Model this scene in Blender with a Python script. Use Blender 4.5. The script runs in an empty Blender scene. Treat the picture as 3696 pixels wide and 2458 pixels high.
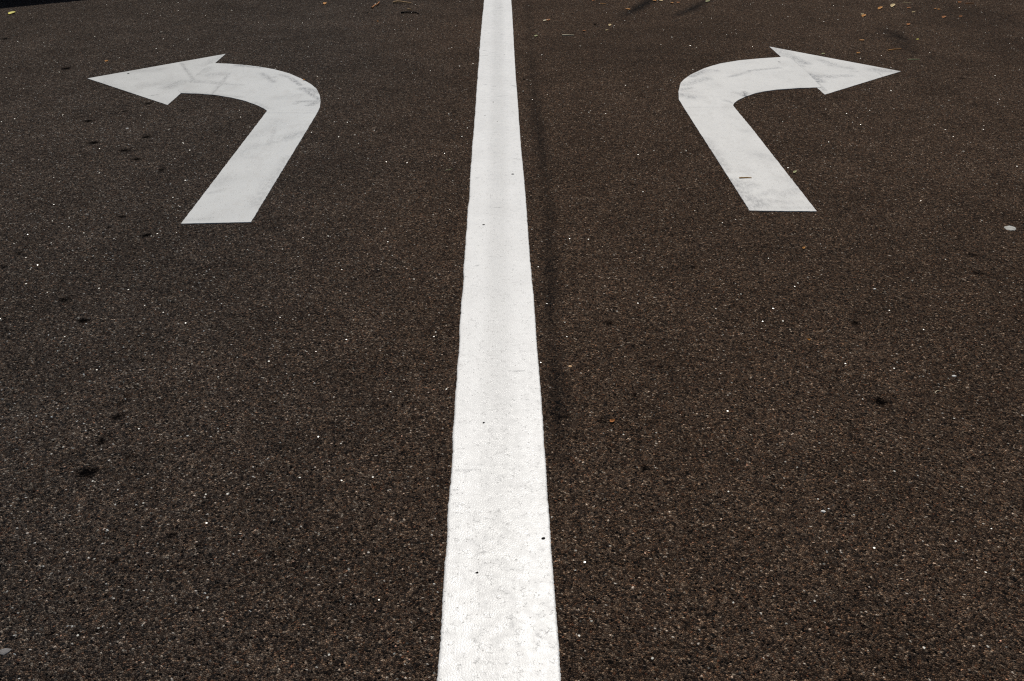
import bpy, bmesh, math, random
import numpy as np
from mathutils import Vector, noise

random.seed(7)
rng = np.random.default_rng(7)
sc = bpy.context.scene
col = sc.collection

# ------------------------------------------------------------------ camera geometry
W, H = 3696.0, 2458.0
F = 3200.0                       # focal length in photo pixels
VPX, VPY = 1794.5, -751.0        # vanishing point of the lane line
HC = 1.5                         # eye height, metres
TH = math.atan((H / 2 - VPY) / F)
CT = math.cos(TH)
YAW = math.atan((W / 2 - VPX) * CT / F)
FW = (math.sin(YAW), math.cos(YAW))
RT = (math.cos(YAW), -math.sin(YAW))


def gp(px, py):
    """ground point (metres) measured from the photograph"""
    v = py - VPY
    xc = (px - W / 2) * HC / (v * CT)
    yc = HC * (F / (v * CT * CT) - math.tan(TH))
    return (xc * RT[0] + yc * FW[0], xc * RT[1] + yc * FW[1])


def mpp(py):                      # metres per photo pixel, across / along the road
    v = py - VPY
    return HC / (v * CT), HC * F / (v * v * CT * CT)


cam_d = bpy.data.cameras.new("camera")
cam = bpy.data.objects.new("camera", cam_d)
col.objects.link(cam)
cam.location = (0, 0, HC)
cam.rotation_euler = (math.pi / 2 - TH, 0, -YAW)
cam_d.sensor_width = 36
cam_d.lens = F / W * 36
cam_d.clip_start = 0.05
cam_d.clip_end = 2000
sc.camera = cam


# ------------------------------------------------------------------ object helpers
def tag(o, label=None, cat=None, group=None, kind=None):
    if label: o["label"] = label
    if cat: o["category"] = cat
    if group: o["group"] = group
    if kind: o["kind"] = kind
    return o


def link_mesh(name, me, mat, parent=None):
    o = bpy.data.objects.new(name, me)
    col.objects.link(o)
    if mat: me.materials.append(mat)
    if parent: o.parent = parent
    return o


def from_bm(name, bm, mat, parent=None, smooth=False):
    me = bpy.data.meshes.new(name)
    bm.normal_update()
    bm.to_mesh(me)
    bm.free()
    if smooth:
        for p in me.polygons: p.use_smooth = True
    return link_mesh(name, me, mat, parent)


# ------------------------------------------------------------------ node helpers
class NT:
    def __init__(self, name):
        self.m = bpy.data.materials.new(name)
        self.m.use_nodes = True
        self.t = self.m.node_tree
        self.t.nodes.clear()
        self.out = self.n("ShaderNodeOutputMaterial")

    def n(self, typ, **kw):
        nd = self.t.nodes.new(typ)
        for k, v in kw.items():
            if hasattr(nd, k): setattr(nd, k, v)
        return nd

    def put(self, sock, v):
        if isinstance(v, bpy.types.NodeSocket): self.t.links.new(v, sock)
        elif v is not None: sock.default_value = v

    def math(self, op, a, b=None, c=None, clamp=False):
        nd = self.n("ShaderNodeMath", operation=op, use_clamp=clamp)
        self.put(nd.inputs[0], a)
        if b is not None: self.put(nd.inputs[1], b)
        if c is not None: self.put(nd.inputs[2], c)
        return nd.outputs[0]

    def vmath(self, op, a, b=None, scale=None):
        nd = self.n("ShaderNodeVectorMath", operation=op)
        self.put(nd.inputs[0], a)
        if b is not None: self.put(nd.inputs[1], b)
        if scale is not None: self.put(nd.inputs["Scale"], scale)
        return nd.outputs[0]

    def ramp(self, v, a, b, lo=0.0, hi=1.0, smooth=True):
        nd = self.n("ShaderNodeMapRange", interpolation_type="SMOOTHSTEP" if smooth else "LINEAR")
        self.put(nd.inputs["Value"], v)
        self.put(nd.inputs["From Min"], a); self.put(nd.inputs["From Max"], b)
        self.put(nd.inputs["To Min"], lo); self.put(nd.inputs["To Max"], hi)
        return nd.outputs[0]

    def noise(self, vec, scale, detail=2.0, rough=0.5, col=False):
        nd = self.n("ShaderNodeTexNoise")
        self.put(nd.inputs["Vector"], vec)
        nd.inputs["Scale"].default_value = scale
        nd.inputs["Detail"].default_value = detail
        nd.inputs["Roughness"].default_value = rough
        return nd.outputs["Color" if col else "Fac"]

    def voro(self, vec, scale, feature="F1", rnd=1.0, dims="2D"):
        nd = self.n("ShaderNodeTexVoronoi", voronoi_dimensions=dims, feature=feature)
        self.put(nd.inputs["Vector"], vec)
        nd.inputs["Scale"].default_value = scale
        nd.inputs["Randomness"].default_value = rnd
        return nd

    def mix(self, f, a, b, mode="MIX"):
        nd = self.n("ShaderNodeMix", data_type="RGBA", blend_type=mode)
        self.put(nd.inputs[0], f)
        self.put(nd.inputs[6], a if isinstance(a, bpy.types.NodeSocket) else (*a, 1))
        self.put(nd.inputs[7], b if isinstance(b, bpy.types.NodeSocket) else (*b, 1))
        return nd.outputs[2]

    def cramp(self, f, stops, interp="LINEAR"):
        nd = self.n("ShaderNodeValToRGB")
        cr = nd.color_ramp
        cr.interpolation = interp
        while len(cr.elements) < len(stops): cr.elements.new(0.5)
        for e, (p, c) in zip(cr.elements, stops):
            e.position = p; e.color = (*c, 1)
        self.put(nd.inputs[0], f)
        return nd.outputs[0]

    def sep(self, c):
        nd = self.n("ShaderNodeSeparateColor")
        self.put(nd.inputs[0], c)
        return nd.outputs

    def attr(self, name):
        nd = self.n("ShaderNodeAttribute", attribute_name=name)
        return nd.outputs["Fac"]

    def pos(self):
        return self.n("ShaderNodeNewGeometry").outputs["Position"]

    def bump(self, h, dist, strength=1.0, normal=None):
        nd = self.n("ShaderNodeBump")
        nd.inputs["Strength"].default_value = strength
        nd.inputs["Distance"].default_value = dist
        self.put(nd.inputs["Height"], h)
        if normal is not None: self.put(nd.inputs["Normal"], normal)
        return nd.outputs[0]

    def principled(self, base, rough, spec=0.5, normal=None):
        nd = self.n("ShaderNodeBsdfPrincipled")
        self.put(nd.inputs["Base Color"], base if isinstance(base, bpy.types.NodeSocket) else (*base, 1))
        self.put(nd.inputs["Roughness"], rough)
        self.put(nd.inputs["Specular IOR Level"], spec)
        if normal is not None: self.put(nd.inputs["Normal"], normal)
        return nd.outputs[0]

    def surf(self, s):
        self.t.links.new(s, self.out.inputs["Surface"])
        return self.m


# ------------------------------------------------------------------ materials
def glint(t, p, scale, keep, size, rough, tilt):
    """sparse mirror-like crystal faces: returns (mask, shader)"""
    v = t.voro(p, scale)
    r = t.sep(v.outputs["Color"])
    m = t.math("MULTIPLY", t.math("LESS_THAN", r[0], keep),
               t.math("LESS_THAN", v.outputs["Distance"], size))
    tl = t.vmath("MULTIPLY", t.vmath("SUBTRACT", v.outputs["Color"], (0.5, 0.5, 0.5)), (0.0, tilt, tilt))
    cmb = t.n("ShaderNodeCombineXYZ")
    s2 = t.n("ShaderNodeSeparateXYZ")
    t.put(s2.inputs[0], tl)
    t.put(cmb.inputs[0], s2.outputs[1]); t.put(cmb.inputs[1], s2.outputs[2]); cmb.inputs[2].default_value = 1.0
    nrm = t.vmath("NORMALIZE", cmb.outputs[0])
    g = t.n("ShaderNodeBsdfGlossy")
    g.inputs["Color"].default_value = (0.012, 0.012, 0.0115, 1)
    g.inputs["Roughness"].default_value = rough
    t.put(g.inputs["Normal"], nrm)
    return m, g.outputs[0]


def mat_asphalt():
    t = NT("asphalt")
    p0 = t.pos()
    warp = t.vmath("SCALE", t.vmath("SUBTRACT", t.noise(p0, 130, 1, col=True), (0.5, 0.5, 0.5)), scale=0.004)
    p = t.vmath("ADD", p0, warp)
    va = t.voro(p, 215)                       # about 6 mm stones
    ra = t.sep(va.outputs["Color"])
    ed = t.voro(p, 215, "DISTANCE_TO_EDGE").outputs["Distance"]
    vb = t.voro(p, 430)                       # sand between them
    rb = t.sep(vb.outputs["Color"])
    # stone tones
    stone = t.cramp(ra[0], [(0.0, (0.006, 0.0055, 0.0055)), (0.25, (0.022, 0.0168, 0.014)),
                            (0.6, (0.064, 0.0455, 0.034)), (0.9, (0.115, 0.083, 0.060)),
                            (0.98, (0.19, 0.15, 0.115)), (1.0, (0.36, 0.32, 0.28))])
    tint = t.cramp(ra[1], [(0.0, (0.86, 1.0, 1.10)), (0.35, (0.97, 1.01, 1.02)), (0.75, (1.05, 0.99, 0.92)),
                           (0.96, (1.10, 0.96, 0.86)), (1.0, (1.28, 0.88, 0.74))])
    stone = t.mix(1.0, stone, tint, "MULTIPLY")
    sand = t.cramp(rb[0], [(0.0, (0.006, 0.0055, 0.006)), (0.5, (0.032, 0.0235, 0.0185)), (1.0, (0.10, 0.074, 0.055))])
    grit = t.math("GREATER_THAN", ra[2], 0.62)
    base = t.mix(t.math("MULTIPLY", grit, 0.75), stone, sand)
    gap = t.ramp(ed, 0.0, 0.14, 1.0, 0.0)
    base = t.mix(t.math("MULTIPLY", gap, 0.84), base, (0.0035, 0.0038, 0.0045))
    # clumps, patches and lanes
    n1 = t.noise(p0, 42, 3, 0.6)
    n2 = t.noise(p0, 3.2, 4, 0.6)
    n3 = t.noise(p0, 0.55, 2, 0.5)
    k = t.math("MULTIPLY", t.ramp(n1, 0.28, 0.72, 0.86, 1.16), t.ramp(n2, 0.25, 0.75, 0.84, 1.16))
    k = t.math("MULTIPLY", k, t.ramp(n3, 0.3, 0.7, 0.92, 1.08))
    k = t.math("MULTIPLY", k, t.ramp(t.noise(p0, 21, 3, 0.7), 0.28, 0.72, 0.94, 1.24))
    kk = t.n("ShaderNodeCombineXYZ")
    for i in range(3): t.put(kk.inputs[i], k)
    base = t.mix(1.0, base, kk.outputs[0], "MULTIPLY")
    sx = t.n("ShaderNodeSeparateXYZ"); t.put(sx.inputs[0], p0)
    lane = t.ramp(t.math("ADD", sx.outputs[0], t.math("MULTIPLY", n3, 1.2)), -0.9, 0.9)
    base = t.mix(1.0, base, t.mix(lane, (1.34, 1.41, 1.50), (1.52, 1.37, 1.25)), "MULTIPLY")
    # oil drips, soft dark marks (own shapes, from the vertex layer)
    st = t.attr("stain")
    br = t.math("ADD", t.math("MULTIPLY", t.noise(p0, 60, 3, 0.7), 0.7), t.math("MULTIPLY", ra[2], 0.42))
    sm = t.ramp(t.math("SUBTRACT", t.math("MULTIPLY", st, 1.5), t.math("MULTIPLY", br, 1.25)), -0.45, 0.45)
    sm = t.math("MULTIPLY", sm, t.ramp(st, 0.0, 0.2))
    base = t.mix(t.math("MULTIPLY", sm, 0.97), base, (0.0022, 0.002, 0.0022))
    dark_k = t.attr("dark_marks")
    base = t.mix(t.math("MULTIPLY", dark_k, t.math("MULTIPLY", t.ramp(n1, 0.3, 0.7, 0.5, 1.0), t.ramp(ra[2], 0.0, 1.0, 1.15, 0.55)), clamp=True), base, (0.006, 0.006, 0.0065))
    # relief
    dome = t.math("MULTIPLY", t.ramp(ed, 0.0, 0.35), t.math("ADD", 0.45, t.math("MULTIPLY", ra[1], 0.55)))
    hgt = t.math("ADD", dome, t.math("MULTIPLY", t.math("SUBTRACT", 1.0, vb.outputs["Distance"]), 0.3))
    nrm = t.bump(hgt, 0.0032, 1.0)
    s = t.principled(base, 0.9, t.math("MULTIPLY", t.math("SUBTRACT", 1.0, sm), 0.02), nrm)
    for sc_, keep, size, ro, ti in ((165, 0.05, 0.42, 0.20, 1.1), (70, 0.10, 0.16, 0.17, 1.0)):
        m, g = glint(t, p, sc_, keep, size, ro, ti)
        mx = t.n("ShaderNodeMixShader")
        t.put(mx.inputs[0], t.math("MULTIPLY", m, t.math("SUBTRACT", 1.0, sm)))
        t.put(mx.inputs[1], s); t.put(mx.inputs[2], g)
        s = mx.outputs[0]
    return t.surf(s)


def mat_paint(name, grime, crack, tone):
    t = NT(name)
    p = t.pos()
    n_f = t.noise(p, 260, 3, 0.7)
    n_m = t.noise(p, 34, 4, 0.65)
    n_l = t.noise(p, 4.5, 4, 0.6)
    base = t.mix(t.ramp(n_l, 0.3, 0.7), tone, tuple(c * 0.93 for c in tone))
    # grime lodged in the texture
    g1 = t.math("MULTIPLY", t.ramp(n_f, 0.42, 0.74), t.ramp(n_m, 0.42, 0.72))
    base = t.mix(t.math("MULTIPLY", g1, grime), base, (0.30, 0.285, 0.26))
    n_p = t.noise(t.vmath("MULTIPLY", p, (1.0, 0.55, 1.0)), 9, 5, 0.7)
    g2 = t.math("MULTIPLY", t.ramp(n_p, 0.46, 0.70), t.ramp(n_m, 0.3, 0.65, 0.4, 1.0))
    base = t.mix(t.math("MULTIPLY", g2, grime * 0.42), base, (0.42, 0.405, 0.38))
    # hairline crazing
    wv = t.vmath("ADD", p, t.vmath("SCALE", t.vmath("SUBTRACT", t.noise(p, 75, 3, 0.7, col=True), (0.5, 0.5, 0.5)), scale=0.03))
    ce = t.voro(wv, 88, "DISTANCE_TO_EDGE").outputs["Distance"]
    cm = t.math("MULTIPLY", t.ramp(ce, 0.0, 0.07, 1.0, 0.0), t.ramp(t.noise(p, 52, 3, 0.65), 0.5, 0.66))
    base = t.mix(t.math("MULTIPLY", cm, crack), base, (0.17, 0.155, 0.14))
    # pin holes
    ph = t.voro(p, 70)
    pr = t.sep(ph.outputs["Color"])
    pm = t.math("MULTIPLY", t.math("LESS_THAN", pr[0], 0.08), t.ramp(ph.outputs["Distance"], 0.08, 0.17, 1.0, 0.0))
    base = t.mix(t.math("MULTIPLY", pm, 0.7), base, (0.10, 0.09, 0.085))
    # tyre scuffs and worn places with shapes of their own
    d = t.attr("dirt")
    dm = t.math("MULTIPLY", t.math("MULTIPLY", d, 1.3), t.math("MULTIPLY", t.ramp(t.noise(t.vmath("MULTIPLY", p, (1.0, 0.42, 1.0)), 75, 6, 0.8), 0.36, 0.62, 0.12, 1.25), t.ramp(n_f, 0.3, 0.65, 0.45, 1.2)), clamp=True)
    base = t.mix(dm, base, (0.12, 0.122, 0.128))
    tk = t.attr("track")
    tn = t.math("MULTIPLY", tk, t.math("ADD", t.ramp(n_f, 0.3, 0.7, 0.35, 0.85), t.math("MULTIPLY", t.ramp(ce, 0.0, 0.12, 1.0, 0.0), 0.5)))
    base = t.mix(t.math("MULTIPLY", tn, 0.44, clamp=True), base, (0.34, 0.335, 0.315))
    w = t.attr("pit")
    wm = t.ramp(t.math("SUBTRACT", t.math("MULTIPLY", w, 1.9), t.noise(p, 330, 2, 0.6)), 0.0, 0.2)
    base = t.mix(wm, base, (0.012, 0.011, 0.011))
    ed = t.voro(p, 165, "DISTANCE_TO_EDGE").outputs["Distance"]
    h = t.math("ADD", t.math("MULTIPLY", t.ramp(ed, 0.0, 0.4), 0.5), t.math("MULTIPLY", n_f, 0.9))
    h = t.math("SUBTRACT", h, t.math("MULTIPLY", cm, 0.5))
    nrm = t.bump(h, 0.00042, 1.0)
    return t.surf(t.principled(base, t.ramp(n_m, 0.3, 0.7, 0.34, 0.46), t.math("MULTIPLY", t.math("SUBTRACT", 1.0, wm), 0.5), nrm))


def mat_plain(name, colour, rough=0.7, var=0.35, scale=120, spec=0.3):
    t = NT(name)
    p = t.pos()
    f = t.noise(p, scale, 4, 0.65)
    b = t.mix(t.ramp(f, 0.3, 0.7), tuple(c * (1 - var) for c in colour), tuple(min(1, c * (1 + var)) for c in colour))
    return t.surf(t.principled(b, rough, spec, t.bump(f, 0.0006, 0.8)))


M_ROAD = mat_asphalt()
M_LINE = mat_paint("line_paint", 0.26, 0.55, (0.765, 0.76, 0.735))
M_ARROW_L = mat_paint("worn_arrow_paint", 0.85, 0.2, (0.635, 0.642, 0.625))
M_ARROW_R = mat_paint("speckled_arrow_paint", 1.0, 0.35, (0.69, 0.68, 0.645))

# ------------------------------------------------------------------ road with its stains
STEP = 0.010
xs = np.concatenate([[-600, -150, -40, -14], np.arange(-5.4, 5.6, STEP), [14, 40, 150, 600]])
ys = np.concatenate([[-600, -150, -40, -10, -2], np.arange(0.85, 8.5, STEP), [12, 30, 80, 200, 600]])
nx, ny = len(xs), len(ys)
GX, GY = np.meshgrid(xs, ys)
stain = np.zeros_like(GX)
dark_marks = np.zeros_like(GX)


def blot(arr, px, py, rx, ry, s):
    """irregular drip: photo position and half sizes in photo pixels"""
    cx, cy = gp(px, py)
    ax, ay = mpp(py)
    rX, rY = max(rx * ax, 0.012), max(ry * ay, 0.012)
    d = np.sqrt(((GX - cx) / (rX * 1.5)) ** 2 + ((GY - cy) / (rY * 1.5)) ** 2)
    np.maximum(arr, s * np.clip(1.0 - d, 0, 1) ** 0.8, out=arr)


def streak(arr, pts, soft=1.6):
    """polyline of (px, py, half width px, strength)"""
    for (x0, y0, w0, s0), (x1, y1, w1, s1) in zip(pts, pts[1:]):
        a = np.array(gp(x0, y0)); b = np.array(gp(x1, y1))
        wa, wb = w0 * mpp(y0)[0], w1 * mpp(y1)[0]
        ab = b - a
        u = np.clip(((GX - a[0]) * ab[0] + (GY - a[1]) * ab[1]) / (ab @ ab), 0, 1)
        d = np.hypot(GX - a[0] - u * ab[0], GY - a[1] - u * ab[1])
        wd = (wa + (wb - wa) * u) * soft
        np.maximum(arr, (s0 + (s1 - s0) * u) * np.clip(1 - d / wd, 0, 1), out=arr)


for b in [(20, 140, 14, 4, .8), (240, 247, 20, 5, .95), (318, 437, 19, 5, .95), (535, 374, 15, 5, .75), (562, 184, 10, 3, .6),
          (450, 401, 14, 4, .75), (530, 494, 17, 6, .9), (338, 515, 22, 6, .95), (448, 543, 24, 7, .85), (492, 575, 18, 6, .85),
          (583, 613, 18, 8, .75), (518, 724, 8, 5, .7), (440, 782, 18, 6, .75), (393, 822, 9, 6, .8), (528, 849, 19, 8, .9),
          (70, 912, 14, 10, .7), (14, 964, 12, 9, .85), (230, 1082, 26, 11, .8), (120, 1010, 18, 10, .5), (302, 1157, 26, 10, 1.0),
          (325, 1100, 10, 6, .45), (515, 1300, 16, 14, .55), (490, 1395, 9, 12, .7), (437, 1455, 12, 9, .8), (455, 1432, 16, 18, .6),
          (422, 1503, 22, 14, .85), (396, 1560, 14, 14, .6), (368, 1592, 26, 26, .75), (316, 1706, 38, 20, 1.0), (522, 1606, 18, 12, .6),
          (468, 1646, 26, 20, .65), (617, 1931, 20, 13, .95), (418, 2020, 9, 5, .7), (430, 2222, 16, 12, .55), (182, 2290, 18, 12, .6),
          (2196, 1166, 20, 14, .75), (2288, 1426, 9, 7, .9), (2328, 1689, 12, 7, .95), (2178, 1522, 18, 18, .75), (2344, 1311, 8, 6, .7),
          (2380, 1324, 7, 4, .6), (2354, 1525, 16, 6, .6), (2420, 846, 9, 5, .7), (2500, 966, 18, 7, .75), (2425, 848, 8, 8, .5),
          (3086, 1166, 17, 9, .95), (3180, 1450, 28, 18, .95), (3066, 1522, 12, 14, .65), (3082, 1552, 22, 18, .6), (3092, 1588, 16, 9, .8),
          (3505, 920, 30, 8, .75), (3530, 985, 26, 9, .7), (3246, 132, 14, 14, .5), (3475, 283, 14, 4, .7),
          (2148, 88, 6, 4, .95), (2065, 50, 5, 3, .8), (1325, 46, 4, 3, .8), (2972, 413, 10, 5, .6), (2312, 346, 18, 10, .5),
          (3245, 1980, 22, 12, .5), (3160, 2150, 18, 12, .55), (1890, 287, 5, 4, .7), (2020, 1505, 30, 10, .8), (3020, 350, 26, 18, .35)]:
    blot(stain, *b)
# black seam running along the right-hand side of the white line
D = 1.5674
streak(dark_marks, [(1214 * D, 5, 12, 0.40), (1222 * D, 90 * D, 15, 0.39), (1228 * D, 200 * D, 20, 0.54), (1236 * D, 270 * D, 25, 0.87), (1244 * D, 330 * D, 24, 0.99),
               (1254 * D, 400 * D, 21, 0.54), (1264 * D, 480 * D, 24, 0.70), (1263 * D, 545 * D, 24, 0.62), (1264 * D, 590 * D, 28, 0.85), (1266 * D, 650 * D, 29, 0.99),
               (1268 * D, 720 * D, 28, 0.94), (1272 * D, 790 * D, 29, 0.62), (1276 * D, 850 * D, 32, 0.92), (1284 * D, 940 * D, 40, 1.02),
               (1282 * D, 990 * D, 36, 0.70), (1290 * D, 1080 * D, 32, 0.25), (1300 * D, 1200 * D, 32, 0.00)], 1.7)
# two soft dark streaks, then broader dark patches
streak(dark_marks, [(2225, 70, 24, 0.00), (2262, 51, 24, 0.98), (2305, 28, 26, 1.54), (2352, -2, 22, 1.40), (2420, -40, 16, 0.56)], 1.5)
streak(dark_marks, [(2420, 66, 22, 0.00), (2446, 54, 22, 0.91), (2490, 36, 22, 1.33), (2545, 6, 20, 0.98), (2610, -25, 12, 0.28)], 1.5)
blot(dark_marks, 2260, 190, 260, 60, .32)
blot(dark_marks, 2450, 130, 220, 40, .22)
blot(dark_marks, 3240, 132, 36, 26, 1.0)
blot(dark_marks, 3258, 165, 26, 26, .75)
blot(dark_marks, 3480, 60, 130, 46, .5)
blot(dark_marks, 3640, 170, 120, 40, .35)
blot(dark_marks, 3300, 260, 400, 60, .18)

verts = np.stack([GX.ravel(), GY.ravel(), np.zeros(nx * ny)], 1).astype(np.float32)
i, j = np.meshgrid(np.arange(nx - 1), np.arange(ny - 1))
a0 = (j * nx + i).ravel()
quads = np.stack([a0, a0 + 1, a0 + nx + 1, a0 + nx], 1).astype(np.int32)
me = bpy.data.meshes.new("road")
me.vertices.add(len(verts)); me.vertices.foreach_set("co", verts.ravel())
me.loops.add(quads.size); me.loops.foreach_set("vertex_index", quads.ravel())
me.polygons.add(len(quads))
me.polygons.foreach_set("loop_start", np.arange(0, quads.size, 4, dtype=np.int32))
me.polygons.foreach_set("loop_total", np.full(len(quads), 4, dtype=np.int32))
me.update(calc_edges=True)
for nm, arr in (("stain", stain), ("dark_marks", dark_marks)):
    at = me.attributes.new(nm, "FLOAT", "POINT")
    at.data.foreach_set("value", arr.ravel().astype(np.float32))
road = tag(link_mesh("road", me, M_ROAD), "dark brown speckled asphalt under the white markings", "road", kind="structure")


# ------------------------------------------------------------------ painted markings
def set_layers(o, scuffs=(), pits=(), tracks=()):
    """scuffs: (x0, y0, x1, y1, half width px, strength) in photo pixels, pits: (x, y, radius px)"""
    m = o.data
    co = np.empty(len(m.vertices) * 3, np.float32)
    m.vertices.foreach_get("co", co)
    co = co.reshape(-1, 3)
    d = np.zeros(len(co)); pt = np.zeros(len(co))
    for x0, y0, x1, y1, w, s in scuffs:
        a = np.array(gp(x0, y0)); b = np.array(gp(x1, y1)); ab = b - a
        ww = w * mpp((y0 + y1) / 2)[0]
        u = np.clip(((co[:, 0] - a[0]) * ab[0] + (co[:, 1] - a[1]) * ab[1]) / max(ab @ ab, 1e-9), 0, 1)
        dd = np.hypot(co[:, 0] - a[0] - u * ab[0], co[:, 1] - a[1] - u * ab[1])
        q = np.clip(1 - dd / (ww * 2.3), 0, 1)
        d = np.maximum(d, s * q * q * (3 - 2 * q))
    for x, y, r in pits:
        c = gp(x, y); rr = max(r * 0.6 * mpp(y)[0], 0.0026)
        dd = np.hypot(co[:, 0] - c[0], co[:, 1] - c[1])
        pt = np.maximum(pt, np.clip(1.6 - dd / rr, 0, 1))
    tr = np.zeros(len(co))
    for x0, y0, x1, y1, w, q in tracks:
        a = np.array(gp(x0, y0)); b = np.array(gp(x1, y1))
        u = (co[:, 1] - a[1]) / (b[1] - a[1])
        dd = np.abs(co[:, 0] - a[0] - np.clip(u, 0, 1) * (b[0] - a[0])) / (w * mpp((y0 + y1) / 2)[0])
        ends = np.clip(np.minimum(u, 1 - u) * 5 + 0.6, 0, 1)
        e = np.clip(1.25 - dd, 0, 1) * ends
        tr = np.maximum(tr, q * e * e * (3 - 2 * e))
    for nm, v in (("dirt", d), ("pit", pt), ("track", tr)):
        at = m.attributes.new(nm, "FLOAT", "POINT")
        at.data.foreach_set("value", v.astype(np.float32))


# the solid line: measured edges, drawn as a strip with slightly ragged sides
left_px = [(1650 + x / 2.382, y / 2.382) for x, y in
           [(232, 0), (226, 70), (217, 150), (213, 200), (208, 250), (201, 330), (197, 370), (192, 440), (190, 520), (181, 600), (174, 690), (170, 760),
            (165, 830), (160, 900), (156, 960), (147, 1080), (141, 1160), (135, 1220), (125, 1350), (118, 1450), (112, 1568)]]
left_px += [(1550 + x / 2.383, 600 + y / 2.383) for x, y in [(345, 270), (333, 370), (323, 520), (314, 650), (303, 760), (297, 880), (290, 1050), (277, 1180), (265, 1320), (260, 1480), (258, 1568)]]
left_px += [(1550 + x / 2.383, 1200 + y / 2.383) for x, y in [(245, 280), (235, 420), (222, 600), (213, 750), (203, 900), (197, 1080), (185, 1250), (172, 1450)]]
left_px += [(1550 + x / 2.383, 1800 + y / 2.383) for x, y in [(168, 30), (155, 280), (143, 450), (130, 680), (115, 880), (103, 1080), (92, 1280), (78, 1500), (74, 1568), (66, 1750)]]
right_px = [(1845, 0), (1848.5, 50), (1852, 110), (1855.5, 180), (1860, 260), (1864, 310), (1868.5, 370), (1873, 440), (1879, 520), (1884, 580), (1887, 600), (1892, 660),
            (1897, 720), (1902, 790), (1909, 890), (1914, 950), (1923, 1050), (1929, 1120), (1937, 1250), (1943, 1320), (1951, 1420), (1957, 1500), (1964, 1610), (1970, 1700),
            (1975, 1790), (1981, 1870), (1987, 1960), (1993, 2040), (2000, 2130), (2008, 2240), (2017, 2350), (2024, 2458), (2029, 2530)]
Lp = sorted([gp(*p) for p in left_px], key=lambda q: q[1])
Rp = sorted([gp(*p) for p in right_px], key=lambda q: q[1])


def edge_x(pts, y):
    return float(np.interp(y, [p[1] for p in pts], [p[0] for p in pts]))


yl = [0.1]
while yl[-1] < 8.6: yl.append(yl[-1] + 0.003 + 0.0006 * max(0, yl[-1] - 1))
yl += [8.9, 9.5, 10.5, 12, 15, 20, 30, 50]
NC = 64
THK = 0.003
bm = bmesh.new()
rows = []
for y in yl:
    amp = 1.0 if y < 8.7 else 0.0
    el = edge_x(Lp, y) + amp * (0.0012 * noise.noise((3.1, y * 47, 0)) + 0.0016 * noise.noise((7.7, y * 230, 0)) + 0.0022 * noise.noise((1.3, y * 11, 0)))
    er = edge_x(Rp, y) + amp * (0.0010 * noise.noise((9.1, y * 41, 0)) + 0.0016 * noise.noise((17.7, y * 230, 0)) + 0.0012 * noise.noise((5.3, y * 9, 0)))
    row = [bm.verts.new((el - 0.0012, y, -0.0004)), bm.verts.new((el + 0.0006, y, THK * 0.8))]
    for c in range(NC + 1):
        u = c / NC
        row.append(bm.verts.new((el + 0.003 + (er - el - 0.006) * u, y, THK)))
    row += [bm.verts.new((er - 0.0006, y, THK * 0.8)), bm.verts.new((er + 0.0012, y, -0.0004))]
    rows.append(row)
for r0, r1 in zip(rows, rows[1:]):
    for c in range(len(r0) - 1):
        bm.faces.new((r0[c], r0[c + 1], r1[c + 1], r1[c]))
line = from_bm("lane_line", bm, M_LINE, smooth=True)
tag(line, "long solid white line painted down the asphalt between both arrows", "road marking")
z4 = lambda x, y: (1650 + x / 2.382, y / 2.382)
z3 = lambda x, y: (1550 + x / 2.383, 600 + y / 2.383)
z2 = lambda x, y: (1550 + x / 2.383, 1200 + y / 2.383)
z1 = lambda x, y: (1550 + x / 2.383, 1800 + y / 2.383)
line_scuffs = []
for f, a, b, w, s in [(z4, (350, 75), (390, 66), 4, .45), (z4, (300, 98), (390, 92), 3, .4), (z4, (310, 128), (350, 124), 3, .35), (z4, (290, 152), (355, 146), 3, .3),
                      (z4, (230, 265), (245, 263), 3, .45), (z4, (378, 298), (400, 296), 3, .45), (z4, (228, 437), (244, 436), 3, .7), (z4, (260, 463), (310, 455), 3, .4),
                      (z4, (200, 482), (258, 480), 3, .4), (z4, (228, 728), (250, 733), 3, .5), (z4, (300, 748), (330, 746), 3, .45), (z4, (478, 740), (508, 748), 5, .55),
                      (z4, (300, 776), (316, 774), 3, .4), (z4, (350, 832), (430, 826), 5, .25), (z4, (310, 1142), (350, 1140), 3, .35), (z4, (495, 1370), (545, 1374), 5, .35),
                      (z3, (555, 360), (620, 362), 4, .4), (z3, (400, 862), (425, 858), 2, .8), (z3, (400, 105), (415, 107), 3, .5),
                      (z2, (725, 340), (815, 336), 3, .7), (z2, (240, 1190), (340, 1195), 7, .4), (z2, (300, 1215), (400, 1170), 4, .5), (z2, (205, 1362), (250, 1360), 3, .7),
                      (z2, (500, 958), (545, 960), 2, .55), (z2, (510, 840), (552, 920), 2, .5), (z2, (545, 1060), (640, 1035), 3, .4), (z2, (210, 1480), (250, 1475), 5, .55),
                      (z1, (480, 178), (560, 190), 3, .65), (z1, (220, 45), (300, 60), 5, .4), (z1, (200, 130), (250, 128), 4, .5), (z1, (935, 1180), (975, 1200), 8, .6),
                      (z1, (975, 1145), (1010, 1165), 7, .6), (z1, (910, 1235), (940, 1270), 3, .6), (z1, (385, 1215), (400, 1240), 5, .6), (z1, (355, 1255), (365, 1285), 3, .6),
                      (z1, (430, 1260), (445, 1295), 3, .6), (z1, (205, 655), (280, 660), 9, .3), (z1, (700, 1010), (705, 1110), 9, .3), (z1, (725, 1500), (800, 1495), 4, .55),
                      (z1, (960, 450), (1000, 430), 14, .22), (z1, (400, 500), (440, 470), 9, .3)]:
    line_scuffs.append((*f(*a), *f(*b), w * 0.8, s))
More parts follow.
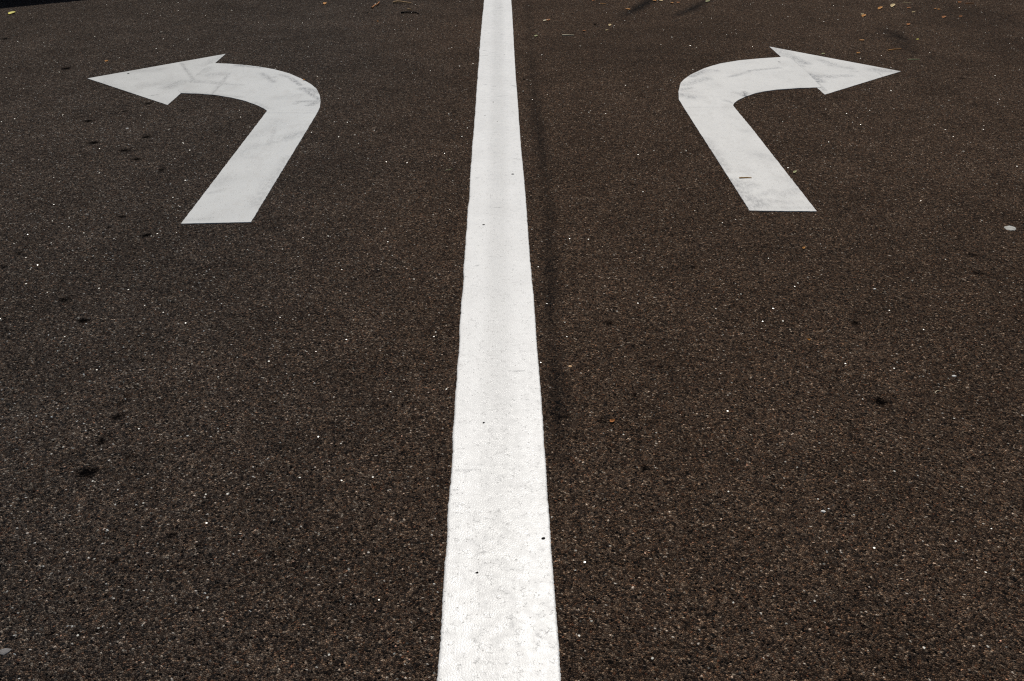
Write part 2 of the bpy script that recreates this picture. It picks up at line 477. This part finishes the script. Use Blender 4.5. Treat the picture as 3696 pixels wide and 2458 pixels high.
set_layers(line, line_scuffs, [(*z4(310, 882), 4), (*z4(478, 1502), 7), (*z3(466, 508), 6), (*z1(978, 350), 9), (*z1(408, 645), 3),
                               (*z2(466, 783), 6), (*z4(405, 475), 3), (*z4(240, 997), 3), (*z4(345, 1050), 3)],
           [(1797, -40, 1800, 2700, 62, .75), (1766, 1300, 1752, 2700, 60, .6), (1840, 1500, 1850, 2700, 50, .45)])


def slab(name, pts_px, z, mat, parent, step=0.014, jit=0.0022):
    """thin thermoplastic sheet with the outline measured in the photograph"""
    pts = [gp(*p) for p in pts_px]
    dense = []
    for k, (x0, y0) in enumerate(pts):
        x1, y1 = pts[(k + 1) % len(pts)]
        n = max(1, int(math.hypot(x1 - x0, y1 - y0) / 0.012))
        for q in range(n):
            u = q / n
            x, y = x0 + (x1 - x0) * u, y0 + (y1 - y0) * u
            if q:
                x += jit * noise.noise((x * 70, y * 70, 1.7)); y += jit * noise.noise((x * 70, y * 70, 8.2))
            dense.append((x, y))
    bm = bmesh.new()
    vs = [bm.verts.new((x, y, z)) for x, y in dense]
    f = bm.faces.new(vs)
    f.normal_update()
    if f.normal.z < 0: f.normal_flip()
    bmesh.ops.triangulate(bm, faces=[f])
    lo = [min(p[k] for p in dense) for k in (0, 1)]; hi = [max(p[k] for p in dense) for k in (0, 1)]
    for k, nrm in ((0, (1, 0, 0)), (1, (0, 1, 0))):
        c = lo[k] + step
        while c < hi[k]:
            co = [0, 0, 0]; co[k] = c
            bmesh.ops.bisect_plane(bm, geom=bm.verts[:] + bm.edges[:] + bm.faces[:], dist=1e-6, plane_co=co, plane_no=nrm)
            c += step
    be = [e for e in bm.edges if e.is_boundary]
    r = bmesh.ops.extrude_edge_only(bm, edges=be)
    for v in [g for g in r["geom"] if isinstance(g, bmesh.types.BMVert)]: v.co.z = -0.0004
    bmesh.ops.recalc_face_normals(bm, faces=bm.faces[:])
    return from_bm(name, bm, mat, parent)


def zl(x, y): return (250 + x / 2.24, 150 + y / 2.24)
def zr(x, y): return (2400 + x / 2.24, 130 + y / 2.24)
def sc2(f, items): return [(*f(a, b), *f(c, d), w, s) for a, b, c, d, w, s in items]


GA = "turn arrows painted on the asphalt"
# arrow pointing left
root = bpy.data.objects.new("turn_arrow", None); col.objects.link(root)
root.empty_display_size = 0.2
tag(root, "white left-turn arrow with grey scuffs along its bend, beside a row of oil drips", "road arrow", GA)
l_head = slab("arrow_head", [zl(148, 300), zl(795, 515), zl(903, 420), zl(1040, 300), zl(1178, 178), zl(1264, 102)], 0.0022, M_ARROW_L, root)
outer = [(1178, 178), (1300, 183), (1400, 191), (1530, 205), (1660, 228), (1780, 261), (1880, 305), (1955, 348), (2000, 386), (2023, 432), (2032, 482), (2027, 535), (2011, 566), (1990, 592)]
inner = [(1592, 592), (1602, 566), (1575, 545), (1520, 519), (1420, 482), (1310, 456), (1180, 435), (1050, 425), (903, 420)]
l_bend = slab("arrow_bend", [zl(*p) for p in outer + inner] + [zl(880, 395), zl(1130, 185)], 0.0030, M_ARROW_L, root)
l_stem = slab("arrow_stem", [zl(1602, 562), zl(2015, 562), zl(1990, 606), zl(1470, 1464), zl(1190, 1471), zl(905, 1477)], 0.0034, M_ARROW_L, root)
set_layers(l_head, sc2(zl, [(905, 175, 1010, 320, 5, .35), (600, 360, 880, 330, 26, .14), (450, 240, 700, 230, 24, .16), (800, 370, 900, 330, 22, .3), (1100, 190, 1264, 102, 16, .22),
                            (660, 440, 715, 430, 4, .35), (260, 330, 500, 420, 20, .12)]), [(*zl(476, 262), 6)])
set_layers(l_bend, sc2(zl, [(905, 190, 1010, 320, 5, .35), (925, 325, 1400, 355, 6, .28), (1000, 320, 1250, 345, 14, .25), (1292, 262, 1240, 330, 5, .36), (1225, 345, 1155, 430, 5, .36),
                            (1030, 270, 1120, 220, 16, .2), (1130, 270, 1240, 265, 18, .22), (1350, 195, 1560, 215, 7, .5), (1560, 262, 1650, 330, 8, .4), (1600, 300, 1660, 290, 6, .3),
                            (1790, 300, 1870, 355, 6, .6), (1700, 270, 1800, 300, 6, .35), (1890, 385, 2000, 400, 14, .5), (1915, 405, 2020, 470, 7, .6), (1930, 380, 2010, 420, 10, .45),
                            (1850, 490, 1960, 486, 8, .45), (1925, 520, 1962, 520, 5, .8), (1960, 510, 2030, 480, 12, .5), (1815, 510, 1840, 506, 4, .6), (1700, 460, 1850, 440, 18, .14),
                            (900, 410, 1400, 455, 9, .22), (1500, 500, 1590, 545, 12, .22), (1640, 560, 2010, 560, 4, .18)]))
set_layers(l_stem, sc2(zl, [(1610, 580, 2000, 580, 8, .12), (1480, 770, 1700, 660, 30, .13), (1760, 780, 1890, 745, 24, .28), (1610, 840, 1670, 710, 7, .2), (1330, 940, 1500, 850, 26, .16),
                            (1430, 940, 1480, 930, 16, .12), (1180, 1160, 1270, 1110, 26, .14), (1130, 1230, 1230, 1210, 10, .2), (1520, 1320, 1640, 1130, 26, .22), (1640, 1120, 1760, 940, 12, .22),
                            (1650, 820, 1790, 800, 8, .22), (950, 1450, 1150, 1440, 10, .14)]), [(*zl(1703, 1032), 3)])

# arrow pointing right
root2 = bpy.data.objects.new("turn_arrow", None); col.objects.link(root2)
root2.empty_display_size = 0.2
tag(root2, "white right-turn arrow with overlapping head seam and a brown needle on its stem", "road arrow", GA)
r_head = slab("arrow_head", [zr(845, 88), zr(940, 174), zr(1228, 420), zr(1293, 476), zr(1760, 332), zr(1908, 288)], 0.0022, M_ARROW_R, root2)
outer = [(150, 580), (136, 556), (112, 517), (109, 453), (127, 382), (160, 350), (205, 318), (310, 268), (380, 245), (450, 226), (600, 201), (770, 185), (940, 174), (1003, 178), (1030, 196)]
inner = [(1150, 300), (1262, 418), (1228, 420), (1080, 425), (900, 438), (800, 452), (720, 470), (650, 494), (590, 523), (560, 546), (549, 563), (560, 580)]
r_bend = slab("arrow_bend", [zr(*p) for p in outer + inner], 0.0038, M_ARROW_R, root2)
r_stem = slab("arrow_stem", [zr(136, 557.5), zr(548, 564.5), zr(700, 748), zr(1226, 1422), zr(960, 1420), zr(684, 1416)], 0.0034, M_ARROW_R, root2)
set_layers(r_head, sc2(zr, [(900, 110, 1010, 180, 22, .32), (1030, 170, 1140, 225, 14, .45), (1060, 235, 1120, 245, 6, .5), (1160, 310, 1260, 370, 12, .6), (1190, 325, 1340, 330, 18, .42), (1225, 365, 1250, 375, 5, .9),
                            (1270, 200, 1360, 235, 12, .42), (1340, 240, 1500, 265, 10, .3), (1370, 325, 1500, 325, 14, .34), (1500, 285, 1560, 293, 3, .5), (1700, 275, 1890, 290, 22, .38),
                            (1690, 270, 1765, 330, 3, .45), (1040, 205, 1290, 440, 5, .5)]))
set_layers(r_bend, sc2(zr, [(215, 330, 310, 285, 12, .5), (160, 395, 330, 350, 16, .38), (300, 280, 420, 285, 10, .32), (120, 440, 200, 425, 10, .4), (130, 480, 220, 500, 20, .38), (115, 460, 250, 450, 4, .15),
                            (530, 335, 680, 290, 8, .42), (680, 285, 920, 262, 7, .42), (640, 460, 645, 490, 8, .9), (560, 460, 630, 480, 8, .35), (700, 470, 1080, 420, 8, .25),
                            (900, 300, 1000, 290, 14, .12), (480, 520, 540, 545, 8, .3)]), [(*zr(925, 214), 5)])
set_layers(r_stem, sc2(zr, [(150, 560, 300, 556, 12, .18), (320, 840, 390, 960, 20, .3), (380, 960, 480, 1090, 20, .36), (540, 1180, 600, 1270, 28, .42), (590, 1200, 690, 1210, 22, .3), (650, 1310, 740, 1340, 26, .42),
                            (680, 1390, 780, 1370, 22, .4), (740, 960, 880, 1000, 22, .2), (640, 770, 720, 780, 14, .18), (780, 1290, 880, 1260, 14, .28), (950, 1290, 1110, 1240, 22, .24),
                            (800, 1330, 1000, 1350, 12, .25), (1000, 1140, 1060, 1220, 14, .2), (700, 1400, 1200, 1395, 10, .18)]), [(*zr(939, 1205), 4), (*zr(898, 1230), 4)])


# ------------------------------------------------------------------ litter and stones on the asphalt
def tube(pts, radii, seg=7):
    """bent, tapered twig: pts are metric points"""
    bm = bmesh.new()
    rings = []
    P = [Vector(p) for p in pts]
    for k, p in enumerate(P):
        d = (P[min(k + 1, len(P) - 1)] - P[max(k - 1, 0)]).normalized()
        s = d.cross(Vector((0, 0, 1))).normalized(); u = s.cross(d)
        rings.append([bm.verts.new(p + (s * math.cos(a) + u * math.sin(a)) * radii[k]) for a in [2 * math.pi * q / seg for q in range(seg)]])
    for r0, r1 in zip(rings, rings[1:]):
        for q in range(seg): bm.faces.new((r0[q], r0[(q + 1) % seg], r1[(q + 1) % seg], r1[q]))
    bm.faces.new(rings[0][::-1]); bm.faces.new(rings[-1])
    bmesh.ops.recalc_face_normals(bm, faces=bm.faces[:])
    return bm


def place(o, c, z=0.0):
    """move the origin of a mesh built in world coordinates to its base"""
    v = Vector((c[0], c[1], z))
    o.data.transform(__import__("mathutils").Matrix.Translation(-v))
    o.location = v
    return o


def twig(name, pts_px, r, mat, lift=0.0, bow=0.0, z0=0.0):
    n = len(pts_px)
    pts, rad = [], []
    g = [gp(*p) for p in pts_px]
    # resample for a natural, slightly crooked line
    for k in range((n - 1) * 5 + 1):
        s = k / 5; a = min(int(s), n - 2); u = s - a
        x = g[a][0] + (g[a + 1][0] - g[a][0]) * u; y = g[a][1] + (g[a + 1][1] - g[a][1]) * u
        q = k / ((n - 1) * 5)
        jx = 0.35 * r * noise.noise((k * 0.9, pts_px[0][0], 0))
        pts.append((x + jx, y + jx, z0 + r * 0.8 + lift * q + bow * math.sin(math.pi * q)))
        rad.append(r * (1.0 - 0.45 * q) * (0.9 + 0.2 * random.random()))
    o = from_bm(name, tube(pts, rad), mat, smooth=True)
    return place(o, g[0])


def blade(name, pts_px, w, mat, curl=0.004, z0=0.0):
    """dry leaf: pointed at both ends, folded along its middle, with thickness"""
    a, b = gp(*pts_px[0]), gp(*pts_px[-1])
    ax = Vector((b[0] - a[0], b[1] - a[1], 0)); L = ax.length; ax.normalize()
    sd = Vector((-ax.y, ax.x, 0))
    bm = bmesh.new()
    N = 9
    top, bot = [], []
    for k in range(N):
        u = k / (N - 1)
        hw = w * (math.sin(math.pi * (0.06 + 0.88 * u)) ** 0.8)
        c = Vector((a[0], a[1], 0)) + ax * (L * u) + sd * (0.15 * w * math.sin(5 * u))
        zz = z0 + 0.0015 + curl * (u - 0.35) ** 2 * 3
        rt = [c - sd * hw + Vector((0, 0, zz + 0.35 * hw)), c + Vector((0, 0, zz)), c + sd * hw + Vector((0, 0, zz + 0.55 * hw))]
        top.append([bm.verts.new(p + Vector((0, 0, 0.0007))) for p in rt])
        bot.append([bm.verts.new(p) for p in rt])
    for k in range(N - 1):
        for q in range(2):
            bm.faces.new((top[k][q], top[k][q + 1], top[k + 1][q + 1], top[k + 1][q]))
            bm.faces.new((bot[k][q], bot[k + 1][q], bot[k + 1][q + 1], bot[k][q + 1]))
        bm.faces.new((top[k][0], top[k + 1][0], bot[k + 1][0], bot[k][0]))
        bm.faces.new((top[k][2], bot[k][2], bot[k + 1][2], top[k + 1][2]))
    for k in (0, N - 1):
        for q in range(2): bm.faces.new((top[k][q], bot[k][q], bot[k][q + 1], top[k][q + 1]))
    bmesh.ops.recalc_face_normals(bm, faces=bm.faces[:])
    return place(from_bm(name, bm, mat), a)


def stone(name, px, py, wpx, mat, flat=0.6, ratio=0.8, seed=0, rot=0.3, faceted=True):
    """angular stone chip as wide as measured in the photograph"""
    r = wpx * mpp(py)[0] / 2
    bm = bmesh.new()
    bmesh.ops.create_icosphere(bm, subdivisions=2, radius=1.0)
    for v in bm.verts:
        d = 1 + 0.30 * noise.noise(v.co * 1.3 + Vector((seed * 3.7, 0, 0))) + 0.12 * noise.noise(v.co * 3.1 + Vector((0, seed, 0)))
        v.co = v.co * d
        v.co.x *= r; v.co.y *= r * ratio; v.co.z *= r * flat
        v.co.z = max(v.co.z, -r * flat * 0.45)
    zmin = min(v.co.z for v in bm.verts)
    for v in bm.verts: v.co.z -= zmin + 0.0008
    o = from_bm(name, bm, mat, smooth=not faceted)
    o.location = (*gp(px, py), 0)
    o.rotation_euler.z = rot
    return o


M_TWIG = mat_plain("pale_dry_wood", (0.42, 0.27, 0.13), 0.8, 0.35, 300)
M_TWIGSHADOW = mat_plain("twig_shadow_dark", (0.012, 0.010, 0.009), 0.85, 0.4, 300, 0.1)  # near-black colour for the strip that replaces a twig's shadow
M_RUST = mat_plain("rusty_dead_leaf", (0.34, 0.13, 0.035), 0.75, 0.4, 220)
M_ORANGE = mat_plain("orange_dead_leaf", (0.48, 0.22, 0.05), 0.7, 0.4, 220)
M_TAN = mat_plain("tan_dead_leaf", (0.55, 0.42, 0.22), 0.75, 0.3, 220)
M_YELLOW = mat_plain("yellow_leaf", (0.62, 0.55, 0.08), 0.6, 0.25, 200)
M_STRAW = mat_plain("straw", (0.66, 0.58, 0.40), 0.7, 0.25, 260)
M_GREENSTRAW = mat_plain("greenish_straw", (0.40, 0.40, 0.20), 0.7, 0.25, 260)
M_NEEDLE = mat_plain("brown_needle", (0.45, 0.24, 0.05), 0.6, 0.3, 300)
M_PALE = mat_plain("pale_stone", (0.25, 0.24, 0.22), 0.55, 0.2, 160, 0.5)
M_WHITE = mat_plain("white_stone", (0.62, 0.61, 0.57), 0.6, 0.2, 160, 0.4)
M_GREY = mat_plain("grey_flake", (0.17, 0.16, 0.155), 0.8, 0.3, 120)
M_PEBBLE = mat_plain("tan_pebble", (0.80, 0.50, 0.26), 0.6, 0.25, 160)
M_CHIP = mat_plain("grey_white_chip", (0.40, 0.395, 0.36), 0.75, 0.22, 90)

GT, GL, GS, GP = "fallen twigs on the asphalt", "dead leaf scraps on the asphalt", "straws and needles on the markings and asphalt", "loose stones on the asphalt"
tag(twig("twig", [(1419, 12), (1432, 11), (1446, 12), (1462, 14), (1484, 15)], 0.0085, M_TWIG, lift=0.002, bow=0.006), "pale bent twig, thickest of the fallen twigs, beyond its dark shadow strip", "twig", GT)
tag(twig("twig", [(1447, 48), (1465, 47.5), (1490, 48), (1503, 48.5), (1512, 52)], 0.007, M_TWIGSHADOW, lift=0.0, bow=0.004), "black strip standing in for the shadow of the pale bent twig", "twig", GT)  # shadow of the pale twig, modelled as a solid dark strip
tag(twig("twig", [(1342, 31), (1352, 25), (1361, 22), (1367, 16), (1369, 11)], 0.007, M_RUST, lift=0.004, bow=0.006), "curled rust-brown twig beside the pale bent twig", "twig", GT)
tag(twig("twig", [(1470, 36), (1477, 35), (1485, 36)], 0.005, M_TWIG), "short pale stub of wood between the pale twig and its dark shadow strip", "twig", GT)
tag(blade("leaf", [(33, 53), (54, 46)], 0.018, M_YELLOW, 0.006), "bright yellow leaf at the edge of the black shadow", "leaf", GL)
tag(twig("straw", [(2029, 129), (2050, 128.5), (2072, 129)], 0.0050, M_STRAW), "pale cream straw lying across the lane beyond the line", "straw", GS)
tag(twig("needle", [(2668, 646), (2690, 645), (2712, 645)], 0.0030, M_NEEDLE, z0=0.0036), "brown needle lying on the stem of the right-turn arrow", "needle", GS)
tag(twig("straw", [(3374, 1420), (3380, 1414), (3390, 1410)], 0.0013, M_STRAW, bow=0.002), "curved cream straw near the oval white stone", "straw", GS)
tag(twig("straw", [(1607, 616), (1620, 614), (1632, 610)], 0.0016, M_GREENSTRAW), "thin greenish straw close to the white line", "straw", GS)
tag(twig("straw", [(3206, 183), (3225, 180), (3252, 178)], 0.0040, M_ORANGE), "long thin orange straw beyond the tip of the right-turn arrow", "straw", GS)
tag(twig("straw", [(3277, 217), (3295, 216), (3320, 216)], 0.0038, M_GREENSTRAW), "greenish straw close beyond the right-turn arrow tip", "straw", GS)
tag(twig("straw", [(3484, 14), (3500, 13), (3517, 13)], 0.004, M_RUST), "rusty straw lying on the dark reddish patch", "straw", GS)
tag(twig("straw", [(3258, 10), (3275, 11), (3291, 12)], 0.0032, M_TAN), "tan straw among the dead leaf scraps", "straw", GS)
tag(twig("straw", [(2166, 14), (2176, 15), (2187, 15.5)], 0.004, M_ORANGE), "orange straw between the line and the soft dark streaks", "straw", GS)
SCRAP = "small brown or orange leaf scrap on the asphalt beyond the arrows"
for k, (x0, y0, x1, y1, w, mt) in enumerate([
        (3217, 27, 3226, 17, .016, M_TAN), (3170, 35, 3182, 27, .013, M_ORANGE), (3112, 62, 3122, 55, .013, M_ORANGE), (3109, 54, 3114, 52, .01, M_TAN),
        (3293, 46, 3301, 45, .01, M_TAN), (3274, 31, 3285, 30, .012, M_RUST), (3370, 33, 3379, 34, .010, M_ORANGE), (3385, 36, 3391, 35, .01, M_ORANGE), (3275, 92, 3281, 88, .012, M_RUST),
        (3402, 66, 3410, 61, .012, M_RUST), (3101, 147, 3119, 148, .011, M_ORANGE), (3306, 144, 3316, 145, .010, M_YELLOW), (3092, 194, 3103, 193, .010, M_ORANGE),
        (3464, 62, 3470, 60, .010, M_RUST), (2102, 112, 2113, 114, .010, M_RUST), (2184, 111, 2195, 111, .009, M_TAN), (2199, 95, 2203, 90, .010, M_TAN), (1961, 77, 1976, 74, .010, M_STRAW),
        (1975, 76, 1983, 73, .014, M_RUST), (1931, 133, 1938, 130, .010, M_GREENSTRAW), (2355, 3, 2368, 6, .014, M_ORANGE), (2380, 3, 2390, 7, .014, M_TAN), (2421, 11, 2428, 14, .014, M_ORANGE),
        (2548, 8, 2560, 5, .013, M_GREENSTRAW), (2257, 33, 2275, 37, .012, M_ORANGE), (2445, 12, 2450, 10, .012, M_RUST), (2138, 4, 2146, 2, .014, M_RUST), (1171, 17, 1175, 12, .014, M_ORANGE),
        (1362, 79, 1366, 78, .008, M_ORANGE), (3368, 2, 3376, 1, .014, M_TAN), (2966, 197, 2975, 196, .009, M_GREENSTRAW), (3460, 11, 3466, 9, .013, M_RUST), (382, 224, 388, 221, .010, M_ORANGE),
        (2864, 626, 2872, 620, .006, M_GREENSTRAW), (2898, 900, 2903, 895, .005, M_ORANGE), (2916, 1230, 2922, 1228, .005, M_ORANGE), (2202, 1526, 2216, 1520, .006, M_RUST), (1096, 293, 1099, 291, .007, M_ORANGE)]):
    if k == 0: l = "curled tan leaf, biggest of the scraps beyond the right-turn arrow"
    elif y0 < 240: l = SCRAP
    elif k == 33: l = "tiny greenish leaf scrap beside the stem of the right-turn arrow"
    elif k == 36: l = "rusty leaf scrap beside an oil drip near the white line"
    else: l = "tiny orange leaf crumb on bare asphalt nearer than the arrow heads"
    tag(blade("leaf_scrap", [(x0, y0), (x1, y1)], w, mt, 0.004, 0.004 if k == 37 else 0.0), l, "leaf scrap", GL)

tag(stone("pebble", 2058, 1323, 14, M_PEBBLE, 0.5, 0.85, 3), "tan pebble close beside the white line", "pebble", GP)
tag(stone("paint_flake", 3646, 824, 42, M_CHIP, 0.14, 1.0, 5, -0.35), "flat grey-white flake, widest of the loose pieces on the asphalt", "flake", GP)
tag(stone("pebble", 2971, 1846, 20, M_WHITE, 0.36, 0.62, 8, -0.1), "largest angular white stone, with a tiny one behind it", "stone", GP)
tag(stone("pebble", 2991, 1836, 8, M_WHITE, 0.36, 0.8, 9), "tiny white stone just behind the largest angular one", "stone", GP)
tag(stone("pebble", 3444, 1358, 18, M_WHITE, 0.36, 0.6, 11, 0.05), "oval white stone near a curved cream straw", "stone", GP)
tag(stone("pebble", 3157, 1043, 11, M_WHITE, 0.36, 0.7, 12), "white stone on open asphalt beyond the oval one", "stone", GP)
tag(stone("paint_flake", 18, 2352, 44, M_GREY, 0.25, 0.7, 14, 0.2), "rough grey flake, nearest of the loose pieces on the asphalt", "flake", GP)
tag(stone("pebble", 459, 464, 11, M_WHITE, 0.36, 0.7, 15), "white stone under the head of the left-turn arrow", "stone", GP)
small = [(837, 507, 6), (208, 242, 5), (293, 359, 5), (145, 783, 6), (1175, 417, 5), (1301, 77, 5), (1496, 254, 5), (1670, 685, 7), (1371, 1083, 6), (1350, 1100, 5), (1424, 1226, 6), (1350, 1535, 6),
         (658, 1118, 6), (508, 1328, 6), (586, 1131, 5), (800, 1467, 5), (340, 1434, 5), (64, 1707, 6), (168, 1962, 7), (292, 2280, 7), (387, 2265, 6), (122, 2452, 8), (2351, 1489, 7), (2361, 1498, 6), (2431, 1152, 6), (2550, 1162, 5),
         (2322, 936, 6), (2140, 920, 5), (3116, 866, 5), (3103, 850, 4), (2858, 881, 5), (2927, 808, 4), (3283, 877, 5), (3507, 1536, 7), (2661, 1662, 6), (2754, 1671, 7), (2258, 1408, 7), (3046, 105, 5), (3437, 151, 5), (2466, 121, 5), (2180, 38, 4), (3297, 129, 4),
         (3034, 1360, 6), (2901, 1294, 6), (2984, 1988, 7), (3651, 2000, 7), (3648, 2038, 6), (3691, 2132, 8), (2924, 2175, 7), (2105, 1118, 5), (2410, 530, 4), (2335, 600, 4), (2060, 227, 5), (2033, 369, 5), (3345, 355, 4), (3110, 392, 4)]
proto = None
for k, (x, y, w) in enumerate(small):
    o = stone("stone_chip", x, y, w * 0.72, M_PALE, 0.75, 0.8, 20 + k, k * 0.7)
    tag(o, "tiny bright stone chip, no wider than a fingernail, loose on the asphalt", "stone chip", "tiny bright stone chips")

# ------------------------------------------------------------------ unseen wall, added to throw the black shadow
SUN_EL, SUN_AZ = math.radians(54), math.radians(7)          # sun ahead of the camera, a little to the right
sdir = Vector((math.sin(SUN_AZ) * math.cos(SUN_EL), math.cos(SUN_AZ) * math.cos(SUN_EL), math.sin(SUN_EL)))
e0, e1 = Vector((*gp(0, 29), 0)), Vector((*gp(292, 0), 0))
WH = 2.4
run = WH / math.tan(SUN_EL)
off = Vector((math.sin(SUN_AZ), math.cos(SUN_AZ), 0)) * run
dw = (e1 - e0).normalized()
nw = Vector((-dw.y, dw.x, 0))                              # away from the road
b0, b1 = e0 + off - dw * 9.0, e1 + off + dw * 0.55
t = NT("shadow_wall_render")
pp = t.pos()
nf = t.noise(pp, 14, 5, 0.65)
shadow_wall_m = t.surf(t.principled(t.mix(t.ramp(nf, 0.3, 0.7), (0.20, 0.19, 0.17), (0.27, 0.25, 0.22)), 0.9, 0.2, t.bump(t.noise(pp, 180, 3, 0.7), 0.003, 0.8)))
shadow_wall_top_m = mat_plain("shadow_wall_stone", (0.26, 0.25, 0.23), 0.85, 0.2, 40)


def wall_box(name, p0, p1, z0, z1, depth, proud, mat, parent, wob=0.0):
    bm = bmesh.new()
    N = 60 if wob else 1
    rows = []
    for k in range(N + 1):
        p = p0 + (p1 - p0) * (k / N)
        dz = wob * noise.noise((k * 0.35, 2.2, 0)) + 0.5 * wob * noise.noise((k * 1.3, 5.2, 0)) if wob else 0
        rows.append([bm.verts.new(p - nw * proud + Vector((0, 0, z0))), bm.verts.new(p - nw * proud + Vector((0, 0, z1 + dz))),
                     bm.verts.new(p + nw * (depth + proud) + Vector((0, 0, z1 + dz))), bm.verts.new(p + nw * (depth + proud) + Vector((0, 0, z0)))])
    for r0, r1 in zip(rows, rows[1:]):
        for q in range(4): bm.faces.new((r0[q], r0[(q + 1) % 4], r1[(q + 1) % 4], r1[q]))
    bm.faces.new(rows[0]); bm.faces.new(rows[-1][::-1])
    bmesh.ops.recalc_face_normals(bm, faces=bm.faces[:])
    bmesh.ops.bevel(bm, geom=[e for e in bm.edges if abs(e.calc_face_angle(0)) > 1], offset=0.008, segments=1, affect="EDGES")
    return from_bm(name, bm, mat, parent)


wroot = bpy.data.objects.new("shadow_wall", None); col.objects.link(wroot)
tag(wroot, "unseen grey wall added to throw the black shadow on the road corner", "wall")
wall_box("shadow_wall_body", b0, b1, -0.02, WH - 0.085, 0.26, 0.0, shadow_wall_m, wroot)
wall_box("shadow_wall_top", b0 - dw * 0.03, b1 + dw * 0.03, WH - 0.083, WH, 0.26, 0.035, shadow_wall_top_m, wroot, 0.02)

# ------------------------------------------------------------------ light
wd = bpy.data.worlds.new("World"); sc.world = wd
wd.use_nodes = True
nt = wd.node_tree
bg = nt.nodes["Background"]
sky = nt.nodes.new("ShaderNodeTexSky")
sky.sky_type = "NISHITA"
sky.sun_disc = False
sky.sun_elevation = SUN_EL
sky.sun_rotation = SUN_AZ
nt.links.new(sky.outputs[0], bg.inputs[0])
bg.inputs[1].default_value = 0.05
sd = bpy.data.lights.new("sun", "SUN")
sd.energy = 4.0
sd.angle = math.radians(0.53)
sd.color = (1.0, 0.955, 0.89)
so = bpy.data.objects.new("sun", sd); col.objects.link(so)
so.rotation_euler = (-sdir).to_track_quat("-Z", "Y").to_euler()

sc.view_settings.view_transform = "Standard"
sc.view_settings.look = "None"
sc.view_settings.exposure = -0.22
sc.view_settings.gamma = 1.0
sc.render.engine = "CYCLES"
sc.cycles.use_denoising = False
sc.cycles.pixel_filter_type = "BLACKMAN_HARRIS"
sc.cycles.filter_width = 1.2
